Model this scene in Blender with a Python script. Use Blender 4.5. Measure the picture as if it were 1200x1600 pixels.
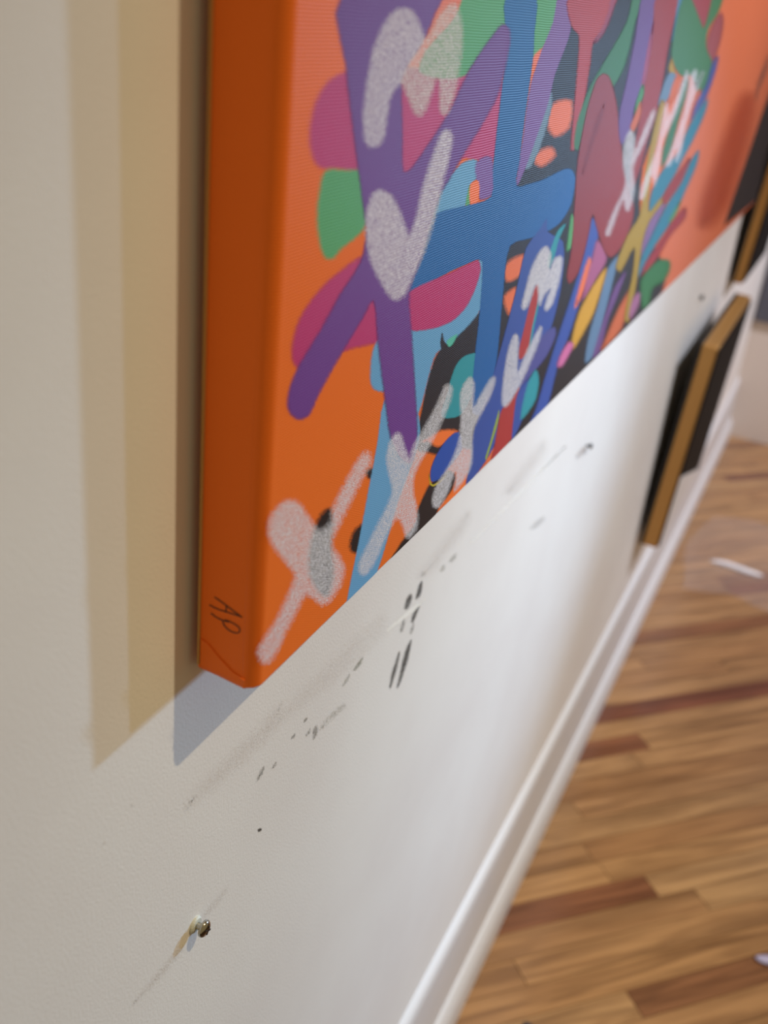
import bpy, bmesh, math, random
from mathutils import Vector, Matrix
from mathutils.geometry import tessellate_polygon

for o in list(bpy.data.objects):
    bpy.data.objects.remove(o, do_unlink=True)
SC = bpy.context.scene
COL = SC.collection

# ------------------------------------------------------------------ camera
# World: X along the wall (to the right), Y towards the wall (wall face at 0), Z up, metres.
F_PX = 1631.87
CAM = Vector((0.0, -0.283, 1.522))
RX = Vector((0.41770461, -0.36676502, 0.83126787))      # world X in camera axes (right, down, forward)
RN = Vector((0.90363999, 0.2629997, -0.33803243))       # away from the wall
RV = Vector((-0.09464473, 0.8923646, 0.44127973))       # straight down
cam_d = bpy.data.cameras.new('camera')
cam = bpy.data.objects.new('camera', cam_d)
COL.objects.link(cam)
rows = [RX, -RN, -RV]
cam.matrix_world = Matrix(((rows[0][0], -rows[0][1], -rows[0][2], CAM.x),
                           (rows[1][0], -rows[1][1], -rows[1][2], CAM.y),
                           (rows[2][0], -rows[2][1], -rows[2][2], CAM.z),
                           (0, 0, 0, 1)))
cam_d.sensor_width = 36
cam_d.lens = F_PX / 1600 * 36
cam_d.clip_start = 0.02
cam_d.dof.use_dof = True
cam_d.dof.focus_distance = 0.74
cam_d.dof.aperture_fstop = 4.8
SC.camera = cam

# ------------------------------------------------------------------ light
SC.view_settings.view_transform = 'Standard'
SC.view_settings.look = 'None'
SC.view_settings.gamma = 1
SC.view_settings.use_curve_mapping = False
SC.view_settings.exposure = 0.0
w = bpy.data.worlds.new('room_light')
SC.world = w
w.use_nodes = True
w.node_tree.nodes['Background'].inputs[0].default_value = (0.858, 0.664, 0.361, 1)
w.node_tree.nodes['Background'].inputs[1].default_value = 0.36


def spot(name, loc, target, power, color, radius, size, blend):
    d = bpy.data.lights.new(name, 'SPOT')
    d.energy = power
    d.color = color
    d.shadow_soft_size = radius
    d.spot_size = math.radians(size)
    d.spot_blend = blend
    o = bpy.data.objects.new(name, d)
    COL.objects.link(o)
    o.location = loc
    o.rotation_euler = (Vector(target) - Vector(loc)).to_track_quat('-Z', 'Y').to_euler()
    return o


# warm track lamp above the near corner, neutral fill spots added further along, two cool lamps down the room
spot('ceiling_lamp_and_fill', (0.90, -1.22, 2.92), (0.82, 0, 0.58), 107, (1.00, 0.81, 0.51), 0.016, 58, 1.0)
spot('ceiling_lamp_and_fill', (1.75, -1.22, 2.92), (1.80, 0, 0.92), 246, (0.81, 0.87, 1.00), 0.05, 60, 1.0)  # added fill without a fixture, brightens the right part of the wall
spot('ceiling_lamp_and_fill', (3.40, -1.70, 2.92), (3.90, -0.5, 0.1), 379, (0.87, 0.87, 1.00), 0.05, 80, 1.0)  # added fill without a fixture, brightens far floor and end wall
spot('cool_room_lamp', (4.25, -1.85, 1.70), (0.45, 0, 0.70), 405, (0.40, 0.67, 1.00), 0.06, 28, 1.0)
spot('cool_room_lamp', (4.25, -2.75, 1.80), (0.45, 0, 0.70), 172, (0.42, 0.64, 1.00), 0.05, 28, 1.0)


# ------------------------------------------------------------------ helpers
def ray(p):
    c = Vector((p[0] - 600, p[1] - 800, F_PX))
    return Vector((RX.dot(c), -RN.dot(c), -RV.dot(c)))


def at_y(p, y):          # point of the photo on the plane Y = y
    r = ray(p)
    return CAM + r * ((y - CAM.y) / r.y)


def at_x(p, x):
    r = ray(p)
    return CAM + r * ((x - CAM.x) / r.x)


def at_z(p, z):
    r = ray(p)
    return CAM + r * ((z - CAM.z) / r.z)


def obj(name, bm, mat, parent=None, smooth=False, label=None):
    me = bpy.data.meshes.new(name)
    bmesh.ops.recalc_face_normals(bm, faces=bm.faces)
    bm.to_mesh(me)
    bm.free()
    if mat:
        me.materials.append(mat)
    if smooth:
        for p in me.polygons:
            p.use_smooth = True
    o = bpy.data.objects.new(name, me)
    COL.objects.link(o)
    if parent:
        o.parent = parent
    if label:
        o['label'] = label
    return o


def thing(name, label, cat, loc=(0, 0, 0), group=None):
    o = bpy.data.objects.new(name, None)
    COL.objects.link(o)
    o.location = loc
    o['label'] = label
    o['category'] = cat
    if group:
        o['group'] = group
    return o


def structure(o, label=None, cat=None):
    o['kind'] = 'structure'
    if label:
        o['label'] = label
    if cat:
        o['category'] = cat
    return o


def box(bm, x0, x1, y0, y1, z0, z1):
    vs = [bm.verts.new((x, y, z)) for x in (x0, x1) for y in (y0, y1) for z in (z0, z1)]
    for f in ((0, 1, 3, 2), (4, 6, 7, 5), (0, 4, 5, 1), (2, 3, 7, 6), (0, 2, 6, 4), (1, 5, 7, 3)):
        bm.faces.new([vs[i] for i in f])
    return vs


def prism_x(bm, prof, x0, x1):      # profile of (y, z) swept along X
    a = [bm.verts.new((x0, y, z)) for y, z in prof]
    b = [bm.verts.new((x1, y, z)) for y, z in prof]
    n = len(prof)
    bm.faces.new(a)
    bm.faces.new(b[::-1])
    for i in range(n):
        bm.faces.new((a[i], a[(i + 1) % n], b[(i + 1) % n], b[i]))


def lathe_y(bm, prof, seg=24):      # profile of (radius, y) turned about Y
    rings = []
    for r, y in prof:
        if r < 1e-6:
            rings.append([bm.verts.new((0, y, 0))])
        else:
            rings.append([bm.verts.new((r * math.cos(2 * math.pi * i / seg), y, r * math.sin(2 * math.pi * i / seg))) for i in range(seg)])
    for a, b in zip(rings, rings[1:]):
        for i in range(seg):
            j = (i + 1) % seg
            if len(a) == 1:
                bm.faces.new((a[0], b[i], b[j]))
            elif len(b) == 1:
                bm.faces.new((a[i], b[0], a[j]))
            else:
                bm.faces.new((a[i], b[i], b[j], a[j]))


# ------------------------------------------------------------------ materials
def srgb(c):
    return tuple(((v / 255) / 12.92 if v / 255 <= 0.04045 else ((v / 255 + 0.055) / 1.055) ** 2.4) for v in c) + (1,)


def mat(name, col, rough=0.5, metal=0.0, coat=0.0):
    m = bpy.data.materials.new(name)
    m.use_nodes = True
    b = m.node_tree.nodes['Principled BSDF']
    b.inputs['Base Color'].default_value = srgb(col)
    b.inputs['Roughness'].default_value = rough
    b.inputs['Metallic'].default_value = metal
    b.inputs['Coat Weight'].default_value = coat
    return m


def N(m, t, **kw):
    n = m.node_tree.nodes.new(t)
    for k, v in kw.items():
        setattr(n, k, v)
    return n


def L(m, a, b):
    m.node_tree.links.new(a, b)


def math_node(m, op, a, b=None):
    n = N(m, 'ShaderNodeMath', operation=op)
    for i, v in enumerate((a, b)):
        if v is None:
            continue
        if isinstance(v, (int, float)):
            n.inputs[i].default_value = v
        else:
            L(m, v, n.inputs[i])
    return n.outputs[0]


def weave(m, strength=0.32):
    """woven canvas relief: threads along X and Z (world position), plus a little irregularity"""
    g = N(m, 'ShaderNodeNewGeometry')
    nz = N(m, 'ShaderNodeTexNoise')
    nz.inputs['Scale'].default_value = 35
    L(m, g.outputs['Position'], nz.inputs['Vector'])
    wob = math_node(m, 'MULTIPLY', nz.outputs[0], 5.0)
    sx = N(m, 'ShaderNodeSeparateXYZ')
    L(m, g.outputs['Position'], sx.inputs[0])
    # threads running along the wall
    z = math_node(m, 'MULTIPLY', sx.outputs['Z'], 2 * math.pi / 0.0016)
    zs = math_node(m, 'SINE', math_node(m, 'ADD', z, wob))
    xy = math_node(m, 'SUBTRACT', sx.outputs['X'], sx.outputs['Y'])
    x = math_node(m, 'MULTIPLY', xy, 2 * math.pi / 0.0030)
    xs = math_node(m, 'SINE', math_node(m, 'ADD', x, wob))
    h = math_node(m, 'ADD', zs, math_node(m, 'MULTIPLY', math_node(m, 'MULTIPLY', zs, xs), 0.8))
    bp = N(m, 'ShaderNodeBump')
    bp.inputs['Strength'].default_value = strength
    bp.inputs['Distance'].default_value = 0.0002
    L(m, h, bp.inputs['Height'])
    return bp.outputs[0]


_paint = {}


def paint_mat(col, alpha, relief=True, speck=0.0):
    key = (col, alpha, relief, speck)
    if key in _paint:
        return _paint[key]
    m = mat('paint', col, 0.46)
    b = m.node_tree.nodes['Principled BSDF']
    b.inputs['Specular IOR Level'].default_value = 0.12
    if not relief:
        b.inputs['Roughness'].default_value = 0.7
    else:
        L(m, weave(m), b.inputs['Normal'])
    at = N(m, 'ShaderNodeAttribute', attribute_name='fade')
    # sprayed cover: fine droplets, denser where the coat is thicker
    g = N(m, 'ShaderNodeNewGeometry')
    sn = N(m, 'ShaderNodeVectorMath', operation='SNAP')
    size = 0.00025
    sn.inputs[1].default_value = (size, 1.0, size)
    L(m, g.outputs['Position'], sn.inputs[0])
    wn = N(m, 'ShaderNodeTexWhiteNoise', noise_dimensions='3D')
    L(m, sn.outputs[0], wn.inputs['Vector'])
    cov = math_node(m, 'MULTIPLY', at.outputs['Fac'], alpha)
    if speck > 0:
        nz = N(m, 'ShaderNodeTexNoise')
        nz.inputs['Scale'].default_value = 900 if relief else 300
        nz.inputs['Detail'].default_value = 2
        L(m, g.outputs['Position'], nz.inputs['Vector'])
        k = math_node(m, 'MULTIPLY', math_node(m, 'SUBTRACT', nz.outputs[0], 0.5), speck)
        cov = math_node(m, 'ADD', cov, math_node(m, 'MULTIPLY', k, at.outputs['Fac']))
    fac = math_node(m, 'GREATER_THAN', cov, math_node(m, 'MULTIPLY', wn.outputs['Value'], 0.999))
    tr = N(m, 'ShaderNodeBsdfTransparent')
    mx = N(m, 'ShaderNodeMixShader')
    L(m, fac, mx.inputs[0])
    L(m, tr.outputs[0], mx.inputs[1])
    L(m, b.outputs[0], mx.inputs[2])
    L(m, mx.outputs[0], m.node_tree.nodes['Material Output'].inputs[0])
    _paint[key] = m
    return m


# wall paint: off-white, orange-peel roller texture, faint grubby patches
M_WALL = mat('wall_paint', (226, 222, 216), 0.55)
b = M_WALL.node_tree.nodes['Principled BSDF']
g = N(M_WALL, 'ShaderNodeNewGeometry')
n1 = N(M_WALL, 'ShaderNodeTexNoise')
n1.inputs['Scale'].default_value = 480
n1.inputs['Detail'].default_value = 3
n2 = N(M_WALL, 'ShaderNodeTexNoise')
n2.inputs['Scale'].default_value = 3
n2.inputs['Detail'].default_value = 5
n2.inputs['Roughness'].default_value = 0.6
for n in (n1, n2):
    L(M_WALL, g.outputs['Position'], n.inputs['Vector'])
bp = N(M_WALL, 'ShaderNodeBump')
bp.inputs['Strength'].default_value = 0.45
bp.inputs['Distance'].default_value = 0.0006
L(M_WALL, n1.outputs[0], bp.inputs['Height'])
L(M_WALL, bp.outputs[0], b.inputs['Normal'])
cr = N(M_WALL, 'ShaderNodeValToRGB')
cr.color_ramp.elements[0].position = 0.32
cr.color_ramp.elements[0].color = srgb((223, 218, 213))
cr.color_ramp.elements[1].position = 0.62
cr.color_ramp.elements[1].color = srgb((230, 227, 222))
L(M_WALL, n2.outputs[0], cr.inputs[0])
L(M_WALL, cr.outputs[0], b.inputs['Base Color'])

M_TRIM = mat('trim_paint', (212, 211, 211), 0.45)
M_END = mat('end_wall_paint', (214, 202, 190), 0.6)

# oak strip: one tone per board, grain along the board
M_WOOD = mat('oak_strip', (160, 115, 70), 0.3)
b = M_WOOD.node_tree.nodes['Principled BSDF']
b.inputs['Coat Weight'].default_value = 0.5
b.inputs['Coat Roughness'].default_value = 0.16
tc = N(M_WOOD, 'ShaderNodeTexCoord')
oi = N(M_WOOD, 'ShaderNodeObjectInfo')
mp = N(M_WOOD, 'ShaderNodeMapping')
mp.inputs['Scale'].default_value = (2.2, 26, 26)
L(M_WOOD, tc.outputs['Object'], mp.inputs[0])
addv = N(M_WOOD, 'ShaderNodeVectorMath', operation='ADD')
L(M_WOOD, mp.outputs[0], addv.inputs[0])
cmb = N(M_WOOD, 'ShaderNodeCombineXYZ')
for i in range(3):
    L(M_WOOD, math_node(M_WOOD, 'MULTIPLY', oi.outputs['Random'], 37.0), cmb.inputs[i])
L(M_WOOD, cmb.outputs[0], addv.inputs[1])
gn = N(M_WOOD, 'ShaderNodeTexNoise')
gn.inputs['Scale'].default_value = 1.6
gn.inputs['Detail'].default_value = 6
gn.inputs['Distortion'].default_value = 1.1
L(M_WOOD, addv.outputs[0], gn.inputs['Vector'])
tone = N(M_WOOD, 'ShaderNodeValToRGB')
tone.color_ramp.interpolation = 'LINEAR'
els = tone.color_ramp.elements
els[0].position = 0.0
els[0].color = srgb((144, 96, 59))
els[1].position = 1.0
els[1].color = srgb((184, 144, 95))
for pos, c in ((0.06, (128, 74, 49)), (0.12, (158, 114, 71)), (0.45, (178, 134, 85)), (0.75, (167, 124, 80))):
    e = els.new(pos)
    e.color = srgb(c)
L(M_WOOD, oi.outputs['Random'], tone.inputs[0])
grain = N(M_WOOD, 'ShaderNodeValToRGB')
grain.color_ramp.elements[0].position = 0.30
grain.color_ramp.elements[0].color = (0.58, 0.52, 0.48, 1)
grain.color_ramp.elements[1].position = 0.58
grain.color_ramp.elements[1].color = (1, 1, 1, 1)
L(M_WOOD, gn.outputs[0], grain.inputs[0])
mulc = N(M_WOOD, 'ShaderNodeMix', data_type='RGBA', blend_type='MULTIPLY')
mulc.inputs[0].default_value = 0.85
L(M_WOOD, tone.outputs[0], mulc.inputs[6])
L(M_WOOD, grain.outputs[0], mulc.inputs[7])
mot = N(M_WOOD, 'ShaderNodeTexNoise')
mot.inputs['Scale'].default_value = 0.55
mot.inputs['Detail'].default_value = 4
mot.inputs['Distortion'].default_value = 2.2
L(M_WOOD, addv.outputs[0], mot.inputs['Vector'])
mcol = N(M_WOOD, 'ShaderNodeValToRGB')
mcol.color_ramp.elements[0].position = 0.34
mcol.color_ramp.elements[0].color = (0.56, 0.52, 0.50, 1)
mcol.color_ramp.elements[1].position = 0.60
mcol.color_ramp.elements[1].color = (1, 1, 1, 1)
L(M_WOOD, mot.outputs[0], mcol.inputs[0])
mul2 = N(M_WOOD, 'ShaderNodeMix', data_type='RGBA', blend_type='MULTIPLY')
mul2.inputs[0].default_value = 0.8
L(M_WOOD, mulc.outputs[2], mul2.inputs[6])
L(M_WOOD, mcol.outputs[0], mul2.inputs[7])
L(M_WOOD, mul2.outputs[2], b.inputs['Base Color'])

M_SUB = mat('floor_base', (92, 62, 40), 0.6)
M_GOLD = mat('gilt', (188, 140, 78), 0.38, 0.55)
M_BLACK = mat('black_backing', (18, 18, 17), 0.6)
M_PIC = mat('dark_print', (20, 17, 16), 0.7)
M_PIC.node_tree.nodes['Principled BSDF'].inputs['Specular IOR Level'].default_value = 0.1
M_PALE = mat('pale_triangle', (215, 210, 205), 0.5)
M_GREY = mat('grey_board', (84, 86, 96), 0.5)
M_STEEL = mat('zinc_steel', (176, 172, 160), 0.16, 1.0)
M_DARKSTEEL = mat('dark_steel', (62, 60, 58), 0.35, 0.8)
M_PLUG = mat('wall_plug', (206, 208, 196), 0.5)

# canvas ground: orange gesso with the weave showing
M_CANVAS = mat('orange_canvas', (250, 122, 44), 0.42)
b = M_CANVAS.node_tree.nodes['Principled BSDF']
b.inputs['Specular IOR Level'].default_value = 0.12
L(M_CANVAS, weave(M_CANVAS, 0.32), b.inputs['Normal'])
M_RAW = mat('raw_canvas_edge', (198, 150, 84), 0.8)

# ------------------------------------------------------------------ the room
X_END = 4.40
bm = bmesh.new()
box(bm, -1.2, X_END + 0.12, 0, 0.12, -0.02, 3.0)
structure(obj('wall_left', bm, M_WALL), 'long off-white painted wall the orange canvas hangs on', 'wall')
wall = bpy.data.objects['wall_left']
bm = bmesh.new()
box(bm, X_END, X_END + 0.12, -3.6, 0.0, -0.02, 3.0)
structure(obj('wall_end', bm, M_END), 'beige end wall beyond the gilt frames', 'wall')

bm = bmesh.new()
box(bm, -1.2, X_END + 0.1, -3.6, 0.1, -0.06, -0.012)
floor = structure(obj('floor', bm, M_SUB), 'worn oak strip floor laid diagonally to the wall', 'floor')


def clip(poly, nx, ny, c):           # keep nx*x + ny*y <= c
    out = []
    for i in range(len(poly)):
        a, b_ = poly[i], poly[(i + 1) % len(poly)]
        da, db = nx * a[0] + ny * a[1] - c, nx * b_[0] + ny * b_[1] - c
        if da <= 0:
            out.append(a)
        if (da <= 0) != (db <= 0):
            t = da / (da - db)
            out.append((a[0] + (b_[0] - a[0]) * t, a[1] + (b_[1] - a[1]) * t))
    return out


rng = random.Random(12)
ANG = math.radians(-45)
ux, uy = math.cos(ANG), math.sin(ANG)          # along the boards
PW = 0.057
x_lo, x_hi, y_lo = 0.75, X_END - 0.001, -1.25
# board rows: offset v measured across the boards
vx, vy = -uy, ux
corners = [(x, y) for x in (x_lo, x_hi) for y in (y_lo, 0)]
vmin = min(x * vx + y * vy for x, y in corners)
vmax = max(x * vx + y * vy for x, y in corners)
umin = min(x * ux + y * uy for x, y in corners)
umax = max(x * ux + y * uy for x, y in corners)
k = 0
v = math.floor(vmin / PW) * PW
while v < vmax:
    u = umin - rng.uniform(0, 1.0)
    while u < umax:
        ln = rng.uniform(0.55, 1.35)
        gap = 0.0007
        quad = [(u + gap, v + gap), (u + ln - gap, v + gap), (u + ln - gap, v + PW - gap), (u + gap, v + PW - gap)]
        poly = [(a * ux + c * vx, a * uy + c * vy) for a, c in quad]
        for nx, ny, c in ((0, 1, -0.002), (0, -1, -y_lo), (-1, 0, -x_lo), (1, 0, x_hi)):
            poly = clip(poly, nx, ny, c)
            if not poly:
                break
        if len(poly) >= 3:
            cx = sum(p[0] for p in poly) / len(poly)
            cy = sum(p[1] for p in poly) / len(poly)
            bm = bmesh.new()
            top, bot = [], []
            dz = rng.uniform(-0.0003, 0.0003)
            for x, y in poly:
                lx, ly = (x - cx) * ux + (y - cy) * uy, (x - cx) * vx + (y - cy) * vy
                top.append(bm.verts.new((lx, ly, dz)))
                bot.append(bm.verts.new((lx, ly, -0.012)))
            bm.faces.new(top)
            n = len(top)
            for i in range(n):
                bm.faces.new((top[i], bot[i], bot[(i + 1) % n], top[(i + 1) % n]))
            o = obj('plank', bm, M_WOOD, floor)
            o.location = (cx, cy, 0)
            o.rotation_euler = (0, 0, ANG)
            k += 1
        u += ln
    v += PW
print('planks', k)

# baseboard with rounded top and shoe moulding
bm = bmesh.new()
prof = [(0, 0.0), (-0.010, 0.0), (-0.010, 0.225), (-0.012, 0.228), (-0.012, 0.238), (-0.009, 0.248), (-0.004, 0.253), (0, 0.256)]
prism_x(bm, prof, -1.2, X_END)
base = structure(obj('baseboard_left', bm, M_TRIM), 'white painted baseboard along the long wall', 'baseboard')
bm = bmesh.new()
prof = [(-0.010, 0.0), (-0.026, 0.0), (-0.026, 0.035), (-0.024, 0.055), (-0.019, 0.068), (-0.014, 0.075), (-0.010, 0.077)]
prism_x(bm, prof, -1.2, X_END)
obj('shoe_moulding', bm, M_TRIM, base)


# ------------------------------------------------------------------ flat paint shapes
def smooth_poly(pts, sub=3):
    n = len(pts)
    out = []
    for i in range(n):
        p0, p1, p2, p3 = (Vector(pts[(i + j) % n]).to_2d() for j in (-1, 0, 1, 2))
        # cut the handles when neighbours are far apart, so long sides stay straight
        d = (p2 - p1).length
        t1 = (p2 - p0) * 0.5
        t2 = (p3 - p1) * 0.5
        if t1.length > d * 0.9:
            t1 *= d * 0.9 / t1.length
        if t2.length > d * 0.9:
            t2 *= d * 0.9 / t2.length
        for s in range(sub):
            t = s / sub
            out.append(p1 * (2 * t**3 - 3 * t**2 + 1) + t1 * (t**3 - 2 * t**2 + t) + p2 * (-2 * t**3 + 3 * t**2) + t2 * (t**3 - t**2))
    return out


def area2(p):
    return sum(p[i].x * p[(i + 1) % len(p)].y - p[(i + 1) % len(p)].x * p[i].y for i in range(len(p))) / 2


def offset(p, d):
    n = len(p)
    out = []
    for i in range(n):
        a, b_, c = p[i - 1], p[i], p[(i + 1) % n]
        e1, e2 = (b_ - a), (c - b_)
        if e1.length < 1e-6 or e2.length < 1e-6:
            out.append(b_.copy())
            continue
        n1 = Vector((e1.y, -e1.x)).normalized()
        n2 = Vector((e2.y, -e2.x)).normalized()
        m = n1 + n2
        if m.length < 0.3:
            m = n1
        m.normalize()
        k = 1 / max(0.6, m.dot(n1))
        out.append(b_ + m * d * k)
    return out


def flat_shape(name, pts, place, material, feather, parent, label=None, smooth=True, sub=3):
    """pts: outline; place(p) -> point in the world. A solid core and a soft rim."""
    p = smooth_poly(pts, sub) if smooth else [Vector(q).to_2d() for q in pts]
    if area2(p) < 0:
        p = p[::-1]
    inner = offset(p, -feather * 0.5)
    outer = offset(p, feather * 0.5)
    n = len(p)
    tris = tessellate_polygon([[q.to_3d() for q in inner]])
    bm = bmesh.new()
    lay = bm.verts.layers.float.new('fade')
    vi = [bm.verts.new(place(q)) for q in inner]
    vo = [bm.verts.new(place(q)) for q in outer]
    for q in vi:
        q[lay] = 1.0
    for t in tris:
        try:
            bm.faces.new([vi[i] for i in t])
        except ValueError:
            pass
    for i in range(n):
        j = (i + 1) % n
        try:
            bm.faces.new((vi[i], vo[i], vo[j], vi[j]))
        except ValueError:
            pass
    me = bpy.data.meshes.new(name)
    bm.to_mesh(me)
    bm.free()
    me.materials.append(material)
    o = bpy.data.objects.new(name, me)
    COL.objects.link(o)
    o.parent = parent
    if label:
        o['label'] = label
    return o


# ------------------------------------------------------------------ the painting
XL, XR = 0.423, 2.735
ZB, ZT = 1.163, 2.35
YB, YF = -0.006, -0.044
painting = thing('painting', 'large orange stretched canvas with sprayed graffiti letters on the long wall', 'painting', (0, 0, 0))

# wrapped canvas: rounded near edge, tighter bottom edge
bm = bmesh.new()
box(bm, XL, XR, YF, YB, ZB, ZT)
bm.edges.ensure_lookup_table()


def on(e, **kw):
    return all(abs(getattr(v_.co, a) - val) < 1e-6 for v_ in e.verts for a, val in kw.items())


left_front = [e for e in bm.edges if on(e, x=XL, y=YF)]
bmesh.ops.bevel(bm, geom=left_front, offset=0.009, segments=8, affect='EDGES', profile=0.5)
bmesh.ops.bevel(bm, geom=[e for e in bm.edges if on(e, z=ZB, x=XL)], offset=0.006, segments=5, affect='EDGES', profile=0.5)
bmesh.ops.bevel(bm, geom=[e for e in bm.edges if on(e, z=ZB)], offset=0.0016, segments=3, affect='EDGES', profile=0.5)
canvas = obj('stretched_canvas', bm, M_CANVAS, painting, smooth=False, label='orange canvas wrapped over its stretcher bars')
for p in canvas.data.polygons:
    p.use_smooth = True
canvas.data.set_sharp_from_angle(angle=math.radians(50))

# folded corner: the wrapped flap at the bottom of the near side, and its frayed edge
bm = bmesh.new()
fl = [Vector((XL - 0.0002, y, z)) for y, z in ((YB - 0.002, ZB + 0.024), (YB - 0.007, ZB + 0.022), (YB - 0.014, ZB + 0.016), (YB - 0.023, ZB + 0.0095), (YF + 0.0065, ZB + 0.0068), (YF + 0.0065, ZB + 0.0060), (YB - 0.002, ZB + 0.0060))]
a = [bm.verts.new(q) for q in fl]
c = [bm.verts.new(q + Vector((-0.0007, 0, 0))) for q in fl]
bm.faces.new(c)
for i in range(len(a)):
    bm.faces.new((a[i], a[(i + 1) % len(a)], c[(i + 1) % len(c)], c[i]))
obj('corner_fold', bm, M_CANVAS, painting, label='folded canvas flap at the lower corner')
bm = bmesh.new()
box(bm, XL - 0.0012, XL + 0.001, YB - 0.0014, YB, ZB + 0.0062, ZT)
obj('raw_edge', bm, M_RAW, painting, label='thin raw canvas edge next to the wall')

ORANGE = (250, 122, 46)
BLACK = (40, 30, 27)
PURPLE = (112, 62, 146)
MAG = (188, 50, 112)
GREEN = (88, 165, 100)
BLUE = (34, 100, 172)
LBLUE = (104, 164, 212)
NAVY = (58, 84, 164)
INDIGO = (82, 82, 150)
TEAL = (48, 152, 166)
RED = (176, 56, 52)
YEL = (196, 158, 44)
LIL = (128, 88, 166)
PINK = (205, 110, 160)
WHITE = (234, 233, 242)
OR2 = (236, 118, 66)

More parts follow.
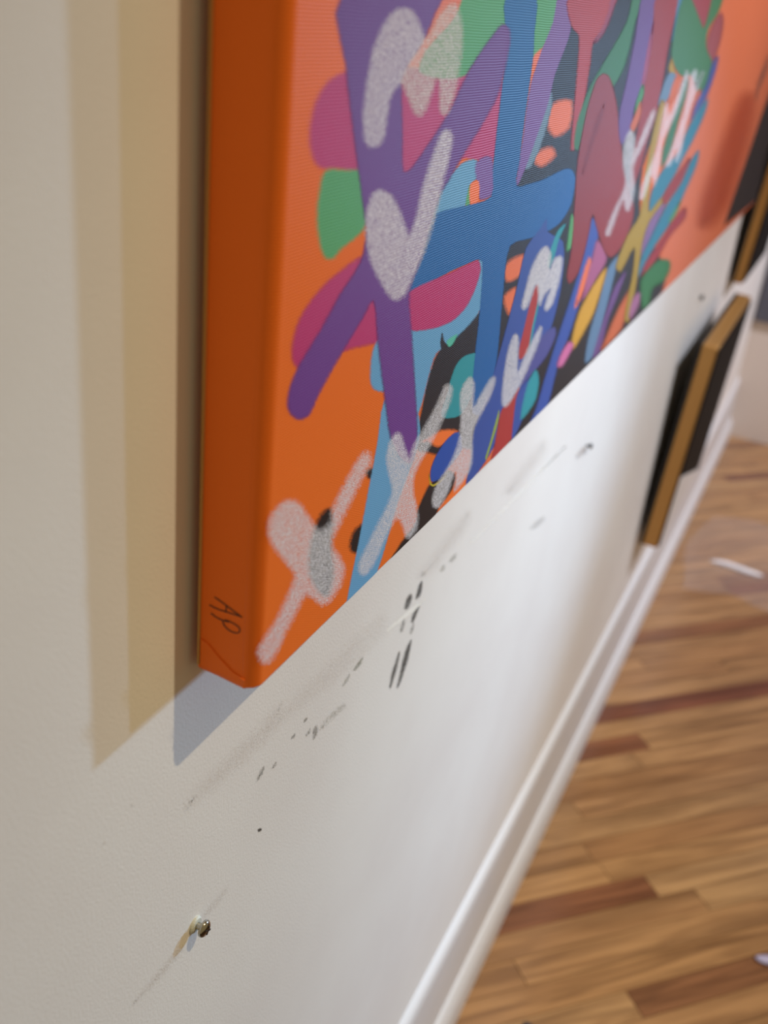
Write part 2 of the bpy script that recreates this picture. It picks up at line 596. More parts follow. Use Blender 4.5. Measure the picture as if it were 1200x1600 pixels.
SHAPES = [
    ('sheen_tinted_orange', (200, 102, 64), 1, 60, [(1020, -60), (1240, -60), (1240, 300), (1150, 420), (1010, 560), (1000, 400), (1030, 200)]),  # gloss sheen over the orange ground, put into the colour
    # name, colour, cover, rim width, outline
    ('black', BLACK, 1, 3, [(652, 690), (660, 635), (668, 592), (683, 552), (700, 530), (735, 500), (752, 480), (770, 400), (800, 300), (822, 250), (850, 150), (880, 60), (893, -8), (1010, -8), (1060, -8), (1055, 60), (1045, 120), (1030, 190), (1005, 260), (1000, 330), (1012, 370), (1030, 400), (1040, 430), (1028, 470), (940, 560), (860, 640), (800, 690), (760, 705), (720, 700), (690, 705)]),
    ('black', BLACK, 1, 3, [(652, 798), (662, 774), (672, 756), (700, 735), (712, 745), (703, 772), (687, 795), (676, 815), (662, 832), (640, 860), (608, 885), (625, 850), (640, 830), (650, 815)]),
    ('black', BLACK, 1, 4, [(640, 692), (656, 688), (672, 690), (687, 700), (685, 710), (668, 707), (650, 703)]),
    ('black', BLACK, 1, 4, [(572, 738), (577, 733), (586, 731), (584, 748), (576, 748)]),
    ('black', BLACK, 1, 5, [(547, 847), (553, 830), (563, 820), (570, 818), (562, 862), (552, 864), (547, 858)]),
    ('black', BLACK, 1, 6, [(493, 820), (503, 802), (516, 794), (521, 815), (517, 850), (521, 880), (521, 905), (513, 931), (500, 927), (484, 900), (482, 875), (486, 845)]),
    ('orange', OR2, 1, 6, [(863, 163), (893, 158), (890, 198), (867, 213), (855, 193)]),
    ('orange', OR2, 1, 6, [(837, 240), (860, 230), (867, 243), (847, 260), (835, 253)]),
    ('orange', OR2, 1, 5, [(788, 420), (800, 405), (821, 399), (813, 429), (793, 440)]),
    ('orange', OR2, 1, 5, [(788, 463), (807, 449), (803, 475), (796, 492), (790, 480)]),
    ('orange', ORANGE, 1, 4, [(685, 797), (700, 776), (712, 762), (735, 735), (737, 745), (715, 775)]),
    ('orange', OR2, 1, 4, [(756, 728), (765, 700), (775, 700), (768, 718)]),
    ('orange', ORANGE, 1, 4, [(660, 690), (675, 680), (692, 672), (716, 674), (700, 690), (684, 698), (668, 690)]),
    ('light blue', LBLUE, 1, 2, [(601, 625), (590, 690), (575, 770), (560, 850), (541, 950), (560, 938), (583, 910), (600, 860), (622, 785), (655, 690), (652, 640), (630, 620)]),
    ('light blue', LBLUE, 1, 3, [(592, 520), (585, 540), (580, 563), (579, 597), (586, 609), (605, 612), (630, 600), (620, 540)]),
    ('light blue', LBLUE, 1, 2.5, [(630, 500), (690, 470), (725, 440), (742, 412), (754, 404), (762, 415), (758, 470), (735, 505), (702, 537), (682, 552), (671, 584), (654, 645), (638, 640)]),
    ('black', BLACK, 1, 2, [(688, 535), (691, 520), (694, 533), (700, 540), (690, 545)]),
    ('magenta', MAG, 1, 6, [(560, 108), (535, 114), (513, 127), (493, 160), (484, 205), (487, 240), (500, 262), (530, 264), (575, 268), (580, 190)]),
    ('magenta', MAG, 1, 3, [(612, 112), (618, 200), (622, 270), (650, 268), (728, 247), (770, 252), (778, 200), (788, 130), (730, 112), (670, 108)]),
    ('green', GREEN, 1, 5, [(509, 266), (499, 300), (495, 340), (500, 383), (509, 404), (522, 403), (532, 390), (545, 380), (570, 356), (580, 310), (570, 268), (540, 266)]),
    ('magenta', MAG, 1, 5, [(575, 402), (533, 423), (500, 453), (470, 495), (457, 537), (458, 565), (470, 575), (547, 545), (600, 528), (605, 470)]),
    ('green', GREEN, 1, 3, [(655, 112), (665, 80), (690, 50), (708, 25), (716, -8), (800, -8), (795, 40), (760, 75), (733, 112), (720, 121), (690, 123)]),
    ('pale orange', (226, 120, 80), 1, 3, [(668, 62), (680, 20), (690, -8), (720, -8), (712, 25), (690, 50)]),
    ('green', GREEN, 1, 2.5, [(832, -8), (884, -8), (872, 25), (863, 50), (848, 75), (830, 92)]),
    ('orange', OR2, 1, 3, [(830, 92), (848, 75), (842, 98), (834, 103)]),
    ('grey blue', (112, 140, 168), 1, 3, [(856, 140), (862, 146), (862, 167), (852, 205), (843, 232), (830, 260), (820, 264), (820, 235), (833, 205)]),
    ('light blue', LBLUE, 1, 3, [(665, 350), (680, 310), (697, 282), (722, 255), (740, 249), (751, 256), (750, 274), (735, 290), (726, 324), (683, 340), (650, 462), (634, 462), (640, 400)]),
    ('green', GREEN, 1, 1.5, [(727, 322), (733, 290), (737, 288), (734, 320)]),
    ('purple', LIL, 1, 3, [(744, 254), (768, 246), (772, 300), (750, 312), (745, 285)]),
    ('orange', ORANGE, 1, 2, [(735, 288), (748, 283), (747, 315), (735, 320)]),
    ('teal', TEAL, 1, 2, [(704, 594), (712, 572), (722, 559), (735, 553), (750, 553), (745, 600), (720, 648), (692, 653), (690, 640), (700, 612)]),
    ('mint', (88, 190, 170), 1, 2, [(698, 533), (714, 522), (709, 535), (702, 542)]),
    ('purple', LIL, 1, 2, [(873, -8), (894, -8), (891, 50), (879, 85), (867, 117), (857, 160), (840, 210), (820, 265), (806, 292), (811, 250), (817, 217), (822, 175), (830, 130), (847, 77), (864, 35)]),
    ('blue', BLUE, 1, 2, [(791, -8), (837, -8), (835, 50), (833, 90), (820, 187), (812, 250), (807, 290), (828, 287), (850, 280), (880, 265), (893, 265), (899, 280), (893, 317), (883, 337), (873, 350), (853, 363), (830, 372), (797, 384), (787, 446), (778, 548), (768, 610), (760, 645), (738, 645), (740, 577), (750, 483), (754, 410), (747, 406), (700, 426), (638, 459), (655, 400), (670, 360), (683, 333), (730, 321), (767, 307), (770, 265), (778, 190), (785, 130), (790, 60)]),
    ('magenta', MAG, 1, 2.5, [(636, 458), (700, 428), (735, 411), (747, 407), (751, 418), (748, 435), (740, 457), (728, 480), (710, 499), (695, 507), (677, 513), (640, 516), (630, 490)]),
    ('navy', NAVY, 1, 2, [(845, 356), (854, 342), (856, 362), (880, 378), (878, 440), (866, 496), (848, 548), (819, 601), (790, 640), (780, 656), (775, 690), (762, 715), (740, 748), (728, 758), (735, 720), (737, 690), (742, 665), (765, 602), (778, 560), (793, 505), (807, 452), (822, 388)]),
    ('blue', (44, 82, 176), 1, 2, [(717, 675), (698, 687), (681, 713), (673, 735), (674, 752), (687, 748), (704, 728), (722, 702)]),
    ('yellow', (196, 176, 40), 1, 1, [(670, 740), (673, 753), (677, 757), (690, 749), (702, 736), (692, 750), (678, 760), (672, 757)]),
    ('teal', TEAL, 1, 2, [(842, 475), (836, 505), (828, 545), (822, 550), (830, 510), (838, 470)]),
    ('teal', TEAL, 1, 2, [(884, 350), (874, 372), (866, 402), (858, 420), (854, 410), (862, 385), (872, 360)]),
    ('red', RED, 1, 2, [(841, 443), (842, 461), (831, 513), (824, 551), (812, 562), (810, 550), (816, 525), (825, 487), (834, 452)]),
    ('red', RED, 1, 2, [(812, 604), (808, 640), (804, 665), (800, 685), (768, 722), (772, 700), (778, 665), (784, 640), (800, 622)]),
    ('yellow green', (150, 170, 70), 1, 1, [(780, 640), (778, 660), (766, 700), (760, 718), (758, 716), (766, 690), (774, 660)]),
    ('indigo', INDIGO, 1, 3, [(866, 511), (868, 525), (854, 556), (837, 578), (815, 604), (812, 596), (825, 569), (848, 524)]),
    ('navy', NAVY, 1, 2, [(810, 612), (837, 585), (826, 630), (812, 665), (800, 688), (803, 650)]),
    ('teal', TEAL, 1, 3, [(837, 578), (842, 592), (837, 624), (819, 652), (813, 655), (818, 625), (826, 596)]),
    ('red', RED, 1, 3, [(890, -8), (962, -8), (955, 20), (943, 47), (927, 67), (923, 93), (913, 160), (900, 232), (892, 234), (896, 180), (900, 133), (905, 57), (893, 40)]),
    ('pink', (188, 76, 110), 1, 4, [(927, 66), (940, 45), (950, 20), (956, -8), (964, -8), (955, 25), (944, 50), (932, 66)]),
    ('green', (72, 142, 82), 1, 3, [(1005, -8), (1000, 15), (993, 33), (977, 100), (957, 137), (930, 157), (917, 187), (904, 234), (897, 231), (899, 205), (905, 180), (923, 133), (950, 87), (980, 33), (990, -8)]),
    ('blue', NAVY, 1, 3, [(924, 340), (935, 355), (933, 379), (912, 452), (892, 516), (872, 569), (857, 630), (846, 650), (826, 668), (837, 640), (851, 592), (872, 525), (898, 446), (912, 394)]),
    ('orange', OR2, 1, 4, [(920, 403), (928, 415), (915, 450), (898, 482), (905, 450)]),
    ('green', GREEN, 1, 3, [(893, 335), (888, 370), (886, 392), (893, 385), (899, 345)]),
    ('pink', PINK, 1, 4, [(934, 375), (948, 402), (935, 430), (910, 470), (918, 430), (926, 400)]),
    ('red', RED, 1, 3, [(943, 115), (953, 122), (963, 160), (970, 217), (976, 270), (990, 320), (988, 345), (977, 375), (965, 394), (953, 402), (943, 390), (932, 355), (926, 335), (920, 365), (904, 425), (890, 443), (886, 428), (893, 390), (898, 317), (903, 250), (917, 173), (932, 125)]),
    ('dark red', (150, 30, 30), 0.8, 4, [(945, 160), (942, 180), (925, 230), (912, 272), (908, 272), (920, 225), (934, 180)]),
    ('lilac', LIL, 1, 3, [(1004, -8), (1028, -8), (1021, 37), (1014, 80), (1008, 122), (991, 169), (986, 202), (972, 226), (967, 205), (968, 175), (978, 131), (993, 56)]),
    ('red', RED, 1, 3, [(1026, -8), (1064, -8), (1055, 28), (1044, 75), (1036, 125), (1028, 170), (1012, 220), (1000, 265), (985, 300), (985, 260), (994, 215), (1002, 165), (1010, 110), (1020, 50)]),
    ('pink', (190, 88, 130), 1, 3, [(1021, 35), (1018, 70), (1008, 128), (1002, 140), (1005, 115), (1014, 65)]),
    ('green', GREEN, 1, 3, [(1004, 132), (1006, 145), (1001, 160), (992, 180), (994, 160)]),
    ('orange', OR2, 1, 3, [(1001, 159), (1001, 180), (990, 206), (985, 198), (992, 180)]),
    ('teal', (86, 150, 190), 1, 3, [(1062, -8), (1075, -8), (1066, 20), (1056, 60), (1050, 65), (1055, 30)]),
    ('red', (176, 70, 76), 1, 3, [(1078, -8), (1114, -8), (1108, 20), (1100, 42), (1092, 34)]),
    ('red', (176, 84, 86), 1, 4, [(1127, 20), (1130, 34), (1127, 55), (1121, 78), (1113, 97), (1104, 80), (1106, 60), (1117, 32)]),
    ('green', (76, 136, 88), 1, 3, [(1062, 11), (1070, -8), (1080, -3), (1096, 37), (1100, 43), (1107, 22), (1115, -8), (1130, -8), (1122, 20), (1106, 47), (1104, 75), (1113, 97), (1111, 115), (1098, 148), (1089, 142), (1081, 118), (1068, 121), (1056, 108), (1049, 88), (1052, 60), (1058, 28)]),
    ('yellow', YEL, 1, 3, [(1050, 92), (1053, 106), (1056, 116), (1047, 114), (1045, 105)]),
    ('grey blue', (120, 150, 180), 1, 3, [(1046, 114), (1057, 118), (1048, 150), (1036, 162), (1028, 164), (1036, 135)]),
    ('orange', OR2, 1, 3, [(1055, 122), (1068, 122), (1058, 146), (1044, 166), (1044, 158)]),
    ('green', (70, 128, 80), 1, 3, [(1076, 122), (1072, 150), (1060, 190), (1048, 235), (1034, 262), (1036, 235), (1048, 195), (1060, 160), (1068, 125)]),
    ('orange', OR2, 1, 4, [(1092, 140), (1098, 148), (1088, 185), (1074, 215), (1078, 190)]),
    ('blue', (76, 96, 168), 1, 4, [(1122, 88), (1118, 110), (1108, 140), (1096, 167), (1080, 190), (1088, 160), (1104, 132), (1113, 100)]),
    ('lilac', (150, 110, 160), 1, 4, [(1040, 316), (1030, 345), (1012, 395), (998, 400), (1008, 350), (1022, 325)]),
    ('teal', (58, 140, 164), 1, 3, [(1106, 154), (1100, 180), (1081, 222), (1066, 250), (1050, 282), (1030, 315), (1013, 340), (1018, 300), (1038, 262), (1062, 236), (1070, 212), (1085, 182)]),
    ('red', RED, 1, 4, [(1077, 247), (1077, 256), (1064, 285), (1052, 305), (1034, 318), (1044, 292), (1060, 270)]),
    ('teal', (58, 140, 164), 1, 3, [(1092, 235), (1088, 258), (1070, 300), (1050, 345), (1025, 382), (1005, 422), (996, 434), (1000, 408), (1015, 375), (1042, 320), (1065, 285), (1080, 250)]),
    ('green', GREEN, 1, 3, [(1064, 312), (1058, 330), (1048, 348), (1045, 345), (1054, 328)]),
    ('red', (186, 56, 60), 1, 5, [(1070, 325), (1070, 340), (1045, 370), (1022, 412), (1003, 434), (1008, 412), (1037, 370), (1052, 345)]),
    ('grey blue', (116, 152, 190), 1, 3, [(967, 398), (961, 426), (944, 496), (934, 545), (915, 568), (917, 540), (924, 510), (936, 470), (948, 423)]),
    ('purple', (130, 86, 150), 1, 3, [(978, 424), (966, 460), (950, 500), (938, 548), (926, 560), (932, 535), (946, 490), (960, 450)]),
    ('orange', OR2, 1, 4, [(984, 452), (980, 480), (970, 515), (940, 548), (946, 530), (962, 492)]),
    ('yellow', YEL, 1, 3, [(1034, 156), (1039, 166), (1030, 210), (1020, 253), (1013, 330), (1032, 310), (1035, 317), (1015, 345), (1004, 378), (996, 431), (983, 503), (976, 500), (982, 460), (989, 427), (991, 386), (970, 424), (962, 416), (981, 367), (1000, 335), (1008, 270), (1022, 200)]),
    ('yellow', (204, 152, 44), 1, 4, [(947, 418), (943, 440), (927, 490), (912, 519), (896, 545), (893, 535), (904, 490), (927, 446)]),
    ('pink', PINK, 1, 4, [(896, 538), (888, 556), (878, 572), (871, 572), (876, 555), (888, 535)]),
    ('pink', (190, 120, 160), 1, 4, [(1002, 455), (998, 475), (985, 500), (983, 490), (990, 465)]),
    ('green', (62, 132, 72), 1, 4, [(1046, 408), (1046, 422), (1037, 439), (1020, 450), (1014, 475), (1004, 482), (1001, 440), (1011, 424), (1030, 406)]),
    ('purple', PURPLE, 1, 4, [(535, -8), (540, 100), (553, 213), (567, 317), (572, 367), (563, 410), (533, 457), (500, 517), (467, 572), (451, 614), (451, 641), (466, 655), (483, 648), (497, 618), (533, 553), (567, 497), (584, 470), (590, 530), (600, 612), (611, 688), (625, 716), (640, 726), (648, 715), (652, 677), (648, 600), (643, 517), (640, 457), (660, 400), (688, 305), (700, 284), (727, 236), (750, 200), (780, 143), (797, 68), (796, 46), (785, 38), (762, 66), (733, 110), (700, 178), (643, 263), (630, 267), (629, 200), (628, 130), (640, 100), (660, 70), (680, 20), (690, -8)]),
    ('white', WHITE, 0.48, 6, [(632, 12), (617, 17), (600, 37), (583, 77), (573, 133), (567, 183), (570, 220), (580, 230), (597, 223), (603, 197), (610, 153), (620, 136), (628, 133), (640, 160), (650, 180), (660, 180), (670, 160), (683, 123), (687, 143), (688, 173), (695, 180), (703, 170), (713, 137), (722, 80), (722, 37), (713, 7), (703, 7), (687, 23), (667, 60), (657, 37), (645, 18)]),
    ('white', WHITE, 0.54, 6, [(595, 297), (583, 302), (575, 323), (571, 350), (577, 400), (590, 433), (610, 465), (620, 469), (633, 460), (647, 430), (663, 393), (677, 350), (693, 283), (703, 240), (707, 213), (700, 202), (690, 207), (680, 233), (663, 283), (650, 337), (640, 367), (630, 343), (613, 307)]),
    ('white', WHITE, 0.56, 8, [(453, 782), (433, 793), (420, 817), (422, 843), (437, 867), (460, 897), (457, 913), (433, 967), (410, 1003), (403, 1020), (410, 1036), (421, 1035), (433, 1017), (457, 967), (477, 930), (487, 933), (503, 945), (514, 940), (530, 917), (538, 890), (530, 870), (519, 853), (522, 838), (540, 800), (563, 753), (579, 723), (577, 708), (569, 707), (557, 723), (533, 767), (519, 797), (516, 817), (500, 828), (490, 820), (470, 790)]),
    ('white', WHITE, 0.57, 5, [(625, 677), (617, 678), (608, 693), (604, 713), (605, 731), (612, 760), (611, 775), (596, 807), (573, 853), (561, 880), (561, 894), (570, 899), (585, 880), (602, 842), (620, 810), (631, 827), (634, 839), (643, 840), (652, 823), (653, 804), (646, 769), (646, 751), (652, 731), (669, 702), (687, 667), (704, 626), (707, 608), (701, 600), (694, 605), (681, 635), (663, 667), (646, 696), (639, 715), (632, 696)]),
    ('white', WHITE, 0.60, 4, [(735, 589), (725, 600), (719, 617), (720, 649), (717, 687), (704, 722), (681, 760), (675, 783), (678, 793), (687, 792), (701, 766), (711, 737), (712, 750), (710, 768), (730, 742), (738, 719), (739, 675), (750, 650), (765, 622), (774, 595), (772, 588), (765, 594), (752, 615), (740, 635), (741, 600)]),
    ('white', WHITE, 0.68, 4, [(854, 385), (845, 391), (831, 417), (819, 461), (815, 478), (818, 484), (825, 478), (837, 446), (841, 452), (841, 472), (844, 477), (851, 461), (860, 452), (854, 467), (851, 481), (854, 486), (863, 475), (875, 435), (879, 405), (875, 400), (866, 405), (859, 420), (861, 397)]),
    ('white', WHITE, 0.62, 4, [(807, 522), (802, 525), (793, 551), (786, 598), (784, 630), (789, 636), (796, 630), (813, 601), (825, 575), (842, 534), (847, 513), (844, 510), (837, 522), (822, 551), (809, 580), (810, 548), (810, 528)]),
    ('white', WHITE, 0.46, 4, [(985, 203), (977, 217), (973, 250), (977, 283), (973, 300), (957, 333), (947, 360), (947, 368), (953, 367), (973, 313), (977, 327), (982, 330), (992, 300), (990, 260), (1007, 223), (1023, 180), (1023, 170), (1017, 177), (1000, 217), (993, 233), (992, 213)]),
    ('white', WHITE, 0.44, 4, [(1040, 160), (1032, 200), (1025, 235), (1003, 290), (999, 310), (1005, 311), (1018, 275), (1023, 292), (1032, 250), (1036, 220), (1050, 192), (1063, 160), (1076, 118), (1072, 110), (1060, 145), (1046, 178), (1044, 163)]),
    ('white', WHITE, 0.44, 4, [(1085, 109), (1079, 120), (1070, 169), (1055, 216), (1040, 257), (1042, 261), (1048, 257), (1057, 233), (1055, 251), (1059, 253), (1066, 231), (1070, 203), (1081, 163), (1100, 113), (1096, 113), (1088, 135), (1089, 111)]),
    ('dark orange', (204, 62, 22), .45, 14, [(1178, 150), (1172, 200), (1156, 260), (1136, 320), (1110, 352), (1092, 352), (1096, 315), (1115, 260), (1138, 195), (1158, 150)]),
    ('grey', (96, 84, 84), .5, 3, [(1202, 85), (1198, 108), (1188, 135), (1180, 158), (1183, 134), (1193, 105)]),
]
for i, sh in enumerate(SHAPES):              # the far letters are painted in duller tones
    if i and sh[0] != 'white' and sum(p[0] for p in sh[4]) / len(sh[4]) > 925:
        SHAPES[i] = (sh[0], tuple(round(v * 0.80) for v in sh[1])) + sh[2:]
STEP = 0.000006


def bounds(pts):
    return min(p[0] for p in pts) - 6, max(p[0] for p in pts) + 6, min(p[1] for p in pts) - 6, max(p[1] for p in pts) + 6


LAYER = []
for i, sh in enumerate(SHAPES):              # a coat lies just above whatever coats it crosses
    a = bounds(sh[4])
    lv = 0
    for j in range(i):
        c = bounds(SHAPES[j][4])
        if a[0] < c[1] and c[0] < a[1] and a[2] < c[3] and c[2] < a[3]:
            lv = max(lv, LAYER[j] + 1)
    LAYER.append(lv)
TOP = max(LAYER) + 1
print('coats', TOP)
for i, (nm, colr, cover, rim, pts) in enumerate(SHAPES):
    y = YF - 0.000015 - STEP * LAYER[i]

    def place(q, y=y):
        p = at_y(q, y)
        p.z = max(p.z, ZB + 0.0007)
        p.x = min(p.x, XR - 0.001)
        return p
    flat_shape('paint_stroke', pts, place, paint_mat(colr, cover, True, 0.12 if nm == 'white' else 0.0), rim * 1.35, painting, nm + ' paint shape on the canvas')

# black painted end of the canvas (runs up to the far edge)
edge = [at_y(q, YF) for q in ((1131, 352), (1146, 308), (1160, 268), (1176, 221), (1192, 174), (1204, 140))]
pts = [(p.x, p.z) for p in edge] + [(edge[-1].x + 0.02, ZT - 0.001), (XR - 0.0005, ZT - 0.001), (XR - 0.0005, ZB + 0.0007)]
flat_shape('paint_stroke', pts, lambda q: Vector((q.x, YF - 0.000015 - STEP * TOP, max(q.y, ZB + 0.0007))), paint_mat(BLACK, 1), 0.012, painting, 'black painted band at the far end of the canvas', smooth=False)


# handwritten letters on the near side
def pen_stroke(bm, pts, width, place):
    pts = [Vector(p) for p in pts]
    fine = []
    n = len(pts)
    for i in range(n - 1):
        p0, p1, p2, p3 = pts[max(i - 1, 0)], pts[i], pts[i + 1], pts[min(i + 2, n - 1)]
        for s in range(5):
            t = s / 5
            fine.append(0.5 * ((2 * p1) + (p2 - p0) * t + (2 * p0 - 5 * p1 + 4 * p2 - p3) * t * t + (3 * p1 - p0 - 3 * p2 + p3) * t**3))
    fine.append(pts[-1])
    prev = None
    for i, p in enumerate(fine):
        d = (fine[min(i + 1, len(fine) - 1)] - fine[max(i - 1, 0)]).normalized()
        nrm = Vector((-d.y, d.x)) * width * 0.5
        cur = (bm.verts.new(place(p + nrm)), bm.verts.new(place(p - nrm)))
        if prev:
            bm.faces.new((prev[0], prev[1], cur[1], cur[0]))
        prev = cur
    return bm


M_INK = mat('black_ink', (34, 20, 18), 0.5)
LET = [[(335, 933), (352, 945), (378, 965)], [(327, 945), (338, 951), (356, 957), (378, 964)], [(353, 946), (353.5, 951), (352, 957)],
       [(329.5, 958), (337, 964), (348, 969.5), (358, 972)],
       [(348, 969.5), (350, 977), (358, 985), (368, 989), (374, 987.5), (373.5, 981), (366, 975), (358, 971), (351, 968.5)]]
for letter, strokes in (('A', LET[:3]), ('P', LET[3:])):
    bm = bmesh.new()
    for pts in strokes:
        pen_stroke(bm, pts, 1.7, lambda q: at_x(q, XL - 0.00035))
    obj('handwritten_letter', bm, M_INK, painting, label='thin black ink letter ' + letter + ' on the side of the canvas')

# ------------------------------------------------------------------ gilt frames, hung below one another and tipping forward
def gilt_frame(label, x0, x1, z0, h, back_off, tilt, depth, pale=False):
    t = thing('picture_frame', label, 'picture frame', (x0, -back_off, z0), 'gilt frames past the canvas')
    t.rotation_euler = (math.radians(tilt), 0, 0)
    wd = x1 - x0
    m = 0.024
    lipz = 0.004
    bars = ((0, m, 0, h), (wd - m, wd, 0, h), (m, wd - m, 0, m), (m, wd - m, h - m, h))
    for a, b_, c, d in bars:
        bm = bmesh.new()
        box(bm, a, b_, -depth, -0.008, c, d)
        bmesh.ops.bevel(bm, geom=list(bm.edges), offset=0.004, segments=3, affect='EDGES', profile=0.5)
        obj('moulding', bm, M_GOLD, t, smooth=False)
    bm = bmesh.new()
    box(bm, 0.0005, wd - 0.0005, -0.008, 0.0, 0.0005, h - 0.0005)
    obj('backing_board', bm, M_BLACK, t, label='black backing board')
    bm = bmesh.new()
    box(bm, 0.006, wd - 0.006, -depth - 0.004, -depth + 0.002, 0.006, h - 0.010)
    pic = obj('picture', bm, M_PIC, t, label='dark picture')
    if pale:
        bm = bmesh.new()
        tri = [(0.008, 0.008), (wd - 0.02, 0.008), (0.008, 0.19)]  # pale triangle over the lower left of the dark face
        a = [bm.verts.new((x, -depth - 0.0052, z)) for x, z in tri]
        c = [bm.verts.new((x, -depth - 0.0035, z)) for x, z in tri]
        bm.faces.new(a)
        bm.faces.new(c)
        for i in range(3):
            bm.faces.new((a[i], a[(i + 1) % 3], c[(i + 1) % 3], c[i]))
        obj('pale_corner', bm, M_PALE, pic, label='pale triangle at the lower corner of the frame front')
    return t


gilt_frame('lower gilt frame with black picture, tipping forward above the baseboard', 2.305, 2.88, 0.410, 0.504, 0.009, 3.3, 0.042, True)
gilt_frame('upper gilt frame beside the far end of the orange canvas', 2.985, 3.51, 0.9165, 0.50, 0.008, 3.3, 0.032)

# dark board hanging on the end wall
bd = thing('wall_board', 'dark grey board on the end wall', 'board', (X_END, -0.1, 0))
bm = bmesh.new()
box(bm, -0.02, -0.001, -0.9, 0.095, 0.50, 1.9)
bmesh.ops.bevel(bm, geom=list(bm.edges), offset=0.004, segments=2, affect='EDGES', profile=0.5)
obj('panel', bm, M_GREY, bd)

# ------------------------------------------------------------------ wall hardware
def screw(name, label, cat, px, rad, out, plug, steel):
    p = at_y(px, -out * 0.6)
    t = thing(name, label, cat, (p.x, 0, p.z))
    bm = bmesh.new()
    prof = [(0, -out)]
    for i in range(1, 7):
        a = i / 6 * math.pi / 2
        prof.append((rad * math.sin(a), -out + rad * 0.55 * (1 - math.cos(a))))
    prof += [(rad * 0.96, -out + rad * 0.72), (rad * 0.4, -out + rad * 0.75), (0, -out + rad * 0.75)]
    lathe_y(bm, prof)
    hd = obj('head', bm, steel, t, smooth=True)
    # cross recess
    for k in (0.5, 2.07):
        bm = bmesh.new()
        box(bm, -rad * 0.5, rad * 0.5, -out - 0.0001, -out + rad * 0.15, -rad * 0.09, rad * 0.09)
        bmesh.ops.rotate(bm, verts=bm.verts, cent=(0, 0, 0), matrix=Matrix.Rotation(k, 3, 'Y'))
        obj('drive_slot', bm, M_DARKSTEEL, hd)
    bm = bmesh.new()
    lathe_y(bm, [(0, -out + rad * 0.7), (rad * 0.42, -out + rad * 0.7), (rad * 0.42, 0.004), (0, 0.004)], 16)
    obj('shank', bm, steel, t, smooth=False)
    if plug:
        bm = bmesh.new()
        lathe_y(bm, [(0, -0.0022), (rad * 0.82, -0.0022), (rad * 1.0, -0.0012), (rad * 1.0, 0.003), (0, 0.003)], 20)
        obj('wall_plug', bm, M_PLUG, t, label='pale plastic wall plug')
    return t


screw('screw', 'shiny pan head screw sticking out of the wall below the near canvas corner', 'screw', (317, 1450), 0.0062, 0.011, True, M_STEEL)
screw('nail', 'small dark nail in the wall below the middle of the canvas', 'nail', (922, 697), 0.0048, 0.009, False, M_DARKSTEEL)
screw('nail', 'small dark nail in the wall between canvas and lower gilt frame', 'nail', (1097, 465), 0.0070, 0.009, False, M_DARKSTEEL)

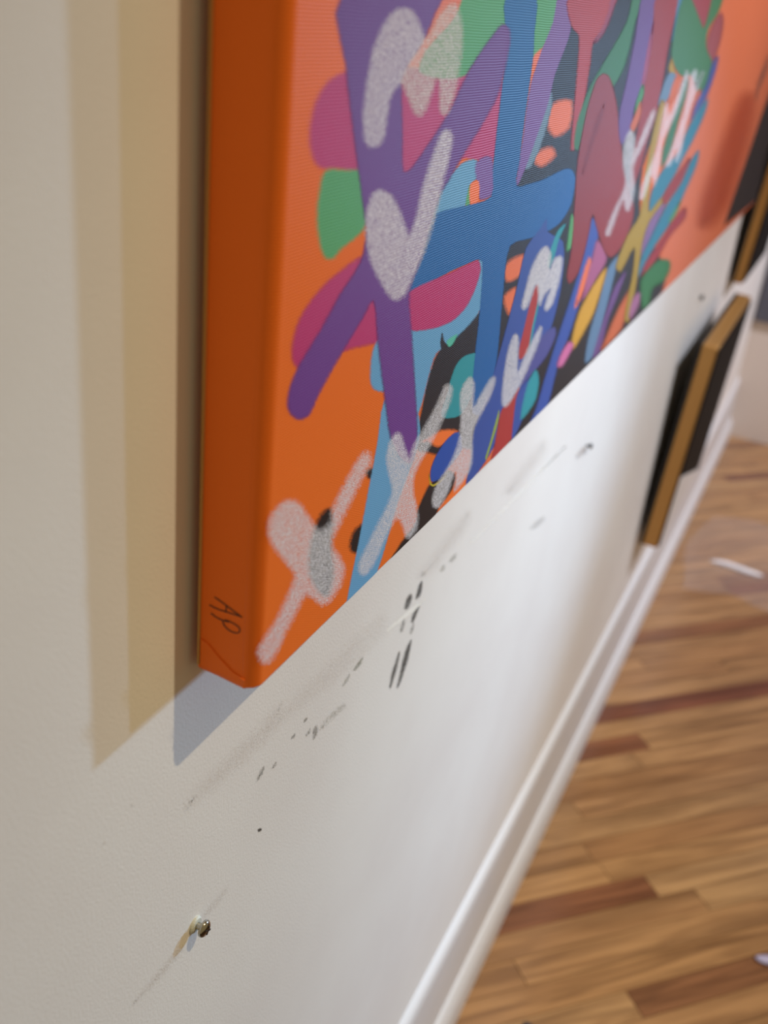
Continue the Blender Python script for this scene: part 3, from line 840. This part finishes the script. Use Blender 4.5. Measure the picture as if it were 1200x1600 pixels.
# ------------------------------------------------------------------ scuffs, dirt and a painted screw shadow on the wall
DARK = (62, 58, 54)
OLIVE = (112, 112, 92)
TAN = (176, 156, 128)
GRIME_AND_SHADE = (186, 172, 164)
LIGHT = (250, 248, 242)
SCUFF_AND_SHADE = [
    (DARK, 0.85, 3, [(660, 908), (655, 913), (651, 927), (649, 936), (655, 933), (659, 922)]),
    (DARK, 0.85, 4, [(641, 928), (635, 937), (632, 951), (637, 951), (642, 941), (644, 932)]),
    (DARK, 0.85, 3, [(656, 945), (647, 955), (642, 972), (646, 971), (653, 955)]),
    (DARK, 0.47, 3, [(631, 964), (627, 977), (625, 988), (629, 986), (633, 972)]),
    (DARK, 0.43, 3, [(646, 973), (640, 988), (642, 991), (647, 981)]),
    (DARK, 0.85, 3.5, [(643, 1000), (637, 1008), (632, 1022), (628, 1037), (624, 1057), (620, 1075), (625, 1068), (632, 1047), (637, 1032), (640, 1018)]),
    (DARK, 0.85, 4, [(624, 1018), (617, 1037), (612, 1053), (609, 1076), (614, 1063), (619, 1048), (623, 1030)]),
    (OLIVE, 0.54, 3, [(567, 1027), (560, 1034), (552, 1047), (556, 1047), (565, 1036)]),
    (OLIVE, 0.43, 3, [(546, 1053), (541, 1060), (535, 1072), (540, 1068), (546, 1058)]),
    (DARK, 0.40, 3, [(494, 1133), (489, 1143), (489, 1156), (494, 1150), (497, 1140)]),
    (DARK, 0.43, 2, [(461, 1146), (456, 1151), (455, 1155), (460, 1152)]),
    (DARK, 0.47, 2, [(480, 1121), (476, 1124), (475, 1129), (479, 1126)]),
    (DARK, 0.36, 3, [(485, 1138), (480, 1146), (478, 1150), (484, 1146)]),
    (DARK, 0.43, 3, [(412, 1198), (405, 1208), (401, 1221), (406, 1216), (412, 1204)]),
    (DARK, 0.36, 2, [(432, 1190), (427, 1196), (425, 1201), (431, 1197)]),
    (OLIVE, 0.32, 4, [(714, 864), (706, 870), (702, 878), (709, 876)]),
    (OLIVE, 0.32, 4, [(695, 883), (689, 887), (688, 893), (694, 890)]),
    (OLIVE, 0.22, 6, [(536, 1100), (510, 1124), (500, 1140), (520, 1122), (540, 1104)]),
    (DARK, 0.22, 5, [(850, 808), (838, 815), (828, 826), (838, 824), (848, 815)]),
    (DARK, 0.85, 2, [(408, 1294), (403, 1296), (404, 1300), (408, 1298)]),
    (DARK, 0.29, 2, [(302, 1247), (298, 1252), (299, 1255), (303, 1250)]),
    (DARK, 0.32, 2, [(205, 1256), (204, 1260), (207, 1259)]),
    (DARK, 0.32, 2, [(163, 1316), (160, 1318), (162, 1320)]),
    (GRIME_AND_SHADE, .14, 14, [(735, 800), (715, 815), (690, 850), (665, 885), (655, 900), (672, 895), (700, 860), (725, 830)]),
    (GRIME_AND_SHADE, .14, 14, [(850, 690), (830, 710), (805, 745), (790, 770), (805, 765), (830, 735), (850, 710)]),
    (GRIME_AND_SHADE, .12, 16, [(440, 1100), (400, 1140), (350, 1190), (300, 1240), (290, 1265), (330, 1235), (380, 1190), (430, 1140)]),
    (GRIME_AND_SHADE, .08, 14, [(600, 960), (570, 980), (500, 1050), (440, 1110), (430, 1135), (480, 1100), (540, 1050), (600, 990)]),
    (GRIME_AND_SHADE, .15, 6, [(288, 1476), (270, 1492), (250, 1515), (225, 1545), (205, 1572), (232, 1548), (262, 1514), (284, 1488)]),  # long cast shadow of the screw, painted as a faint streak
    (GRIME_AND_SHADE, .12, 5, [(356, 1385), (340, 1402), (325, 1420), (320, 1432), (335, 1420), (350, 1400)]),
    (GRIME_AND_SHADE, .4, 5, [(914, 698), (905, 705), (900, 716), (908, 712), (916, 704)]),
    (LIGHT, .8, 3, [(884, 697), (820, 760), (760, 822), (736, 846), (737, 849), (764, 822), (824, 761)]),
    (LIGHT, .8, 3, [(664, 936), (640, 952), (622, 968), (604, 984), (606, 987), (628, 970), (648, 954)]),
]
for i, (colr, cover, rim, pts) in enumerate(SCUFF_AND_SHADE):
    y = -0.00001 - 0.0000015 * i
    flat_shape('scuff_and_shadow', pts, lambda q, y=y: at_y(q, y), paint_mat(colr, cover, False, 0.0 if colr is LIGHT or cover < 0.2 else 0.9), rim, wall, None)

# ------------------------------------------------------------------ floor glare stand-in, and bits lying on the floor
M_GLARE = mat('glare_sheet', (232, 230, 238), 0.22)  # see-through pale sheet added to imitate glare on the floor
bf = M_GLARE.node_tree.nodes['Principled BSDF']
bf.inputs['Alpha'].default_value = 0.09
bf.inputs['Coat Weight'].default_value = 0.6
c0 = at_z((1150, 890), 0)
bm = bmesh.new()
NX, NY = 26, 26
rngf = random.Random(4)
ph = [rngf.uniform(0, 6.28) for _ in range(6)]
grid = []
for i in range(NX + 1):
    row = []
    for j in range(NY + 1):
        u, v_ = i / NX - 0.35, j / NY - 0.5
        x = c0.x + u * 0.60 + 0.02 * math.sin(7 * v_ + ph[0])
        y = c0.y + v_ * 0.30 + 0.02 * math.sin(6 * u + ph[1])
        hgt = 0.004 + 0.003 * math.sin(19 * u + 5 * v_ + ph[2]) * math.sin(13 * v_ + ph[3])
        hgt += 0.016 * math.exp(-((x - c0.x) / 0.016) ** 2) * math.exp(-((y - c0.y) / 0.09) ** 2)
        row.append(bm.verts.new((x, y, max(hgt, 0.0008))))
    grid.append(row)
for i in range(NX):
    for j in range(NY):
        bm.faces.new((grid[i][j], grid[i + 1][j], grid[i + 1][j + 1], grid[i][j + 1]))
glare = obj('floor_glare', bm, M_GLARE, None, smooth=True)
glare['label'] = 'pale sheet standing in for glare on the wooden floor past the gilt frames'
glare['category'] = 'plastic film'
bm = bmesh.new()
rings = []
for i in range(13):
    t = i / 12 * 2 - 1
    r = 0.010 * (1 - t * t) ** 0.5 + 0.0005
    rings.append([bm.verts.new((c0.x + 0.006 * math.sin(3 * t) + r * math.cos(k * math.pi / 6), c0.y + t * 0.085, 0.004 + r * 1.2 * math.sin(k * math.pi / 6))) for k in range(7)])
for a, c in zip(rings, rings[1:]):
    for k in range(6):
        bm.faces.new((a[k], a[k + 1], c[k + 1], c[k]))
M_GLINT = mat('glare_glint', (244, 244, 248), 0.12)  # glossy white strip added as the glint within the glare
obj('glint', bm, M_GLINT, glare, smooth=True, label='white strip standing in for the glint in the floor glare')


def scrap(name, label, cat, px, size, height, material, seed):
    c = at_z(px, 0)
    r = random.Random(seed)
    bm = bmesh.new()
    bmesh.ops.create_icosphere(bm, subdivisions=2, radius=1)
    for v_ in bm.verts:
        k = r.uniform(0.86, 1.08)
        v_.co = Vector((v_.co.x * size[0] * k, v_.co.y * size[1] * k, max(0, v_.co.z * height * k + height * 0.6)))
    o = obj(name, bm, material, None, smooth=True)
    o.location = (c.x, c.y, 0.0004)
    o.rotation_euler = (0, 0, r.uniform(0, 3))
    o['label'] = label
    o['category'] = cat


scrap('paper_scrap', 'small pale violet crumpled scrap on the wooden floor at the right edge', 'scrap', (1196, 1502), (0.020, 0.011), 0.006, mat('scrap', (176, 170, 196), 0.5), 3)
scrap('dark_crumb', 'small black crumb on the floor at the bottom edge by the baseboard', 'crumb', (823, 1606), (0.010, 0.008), 0.006, mat('crumb', (44, 40, 46), 0.6), 8)
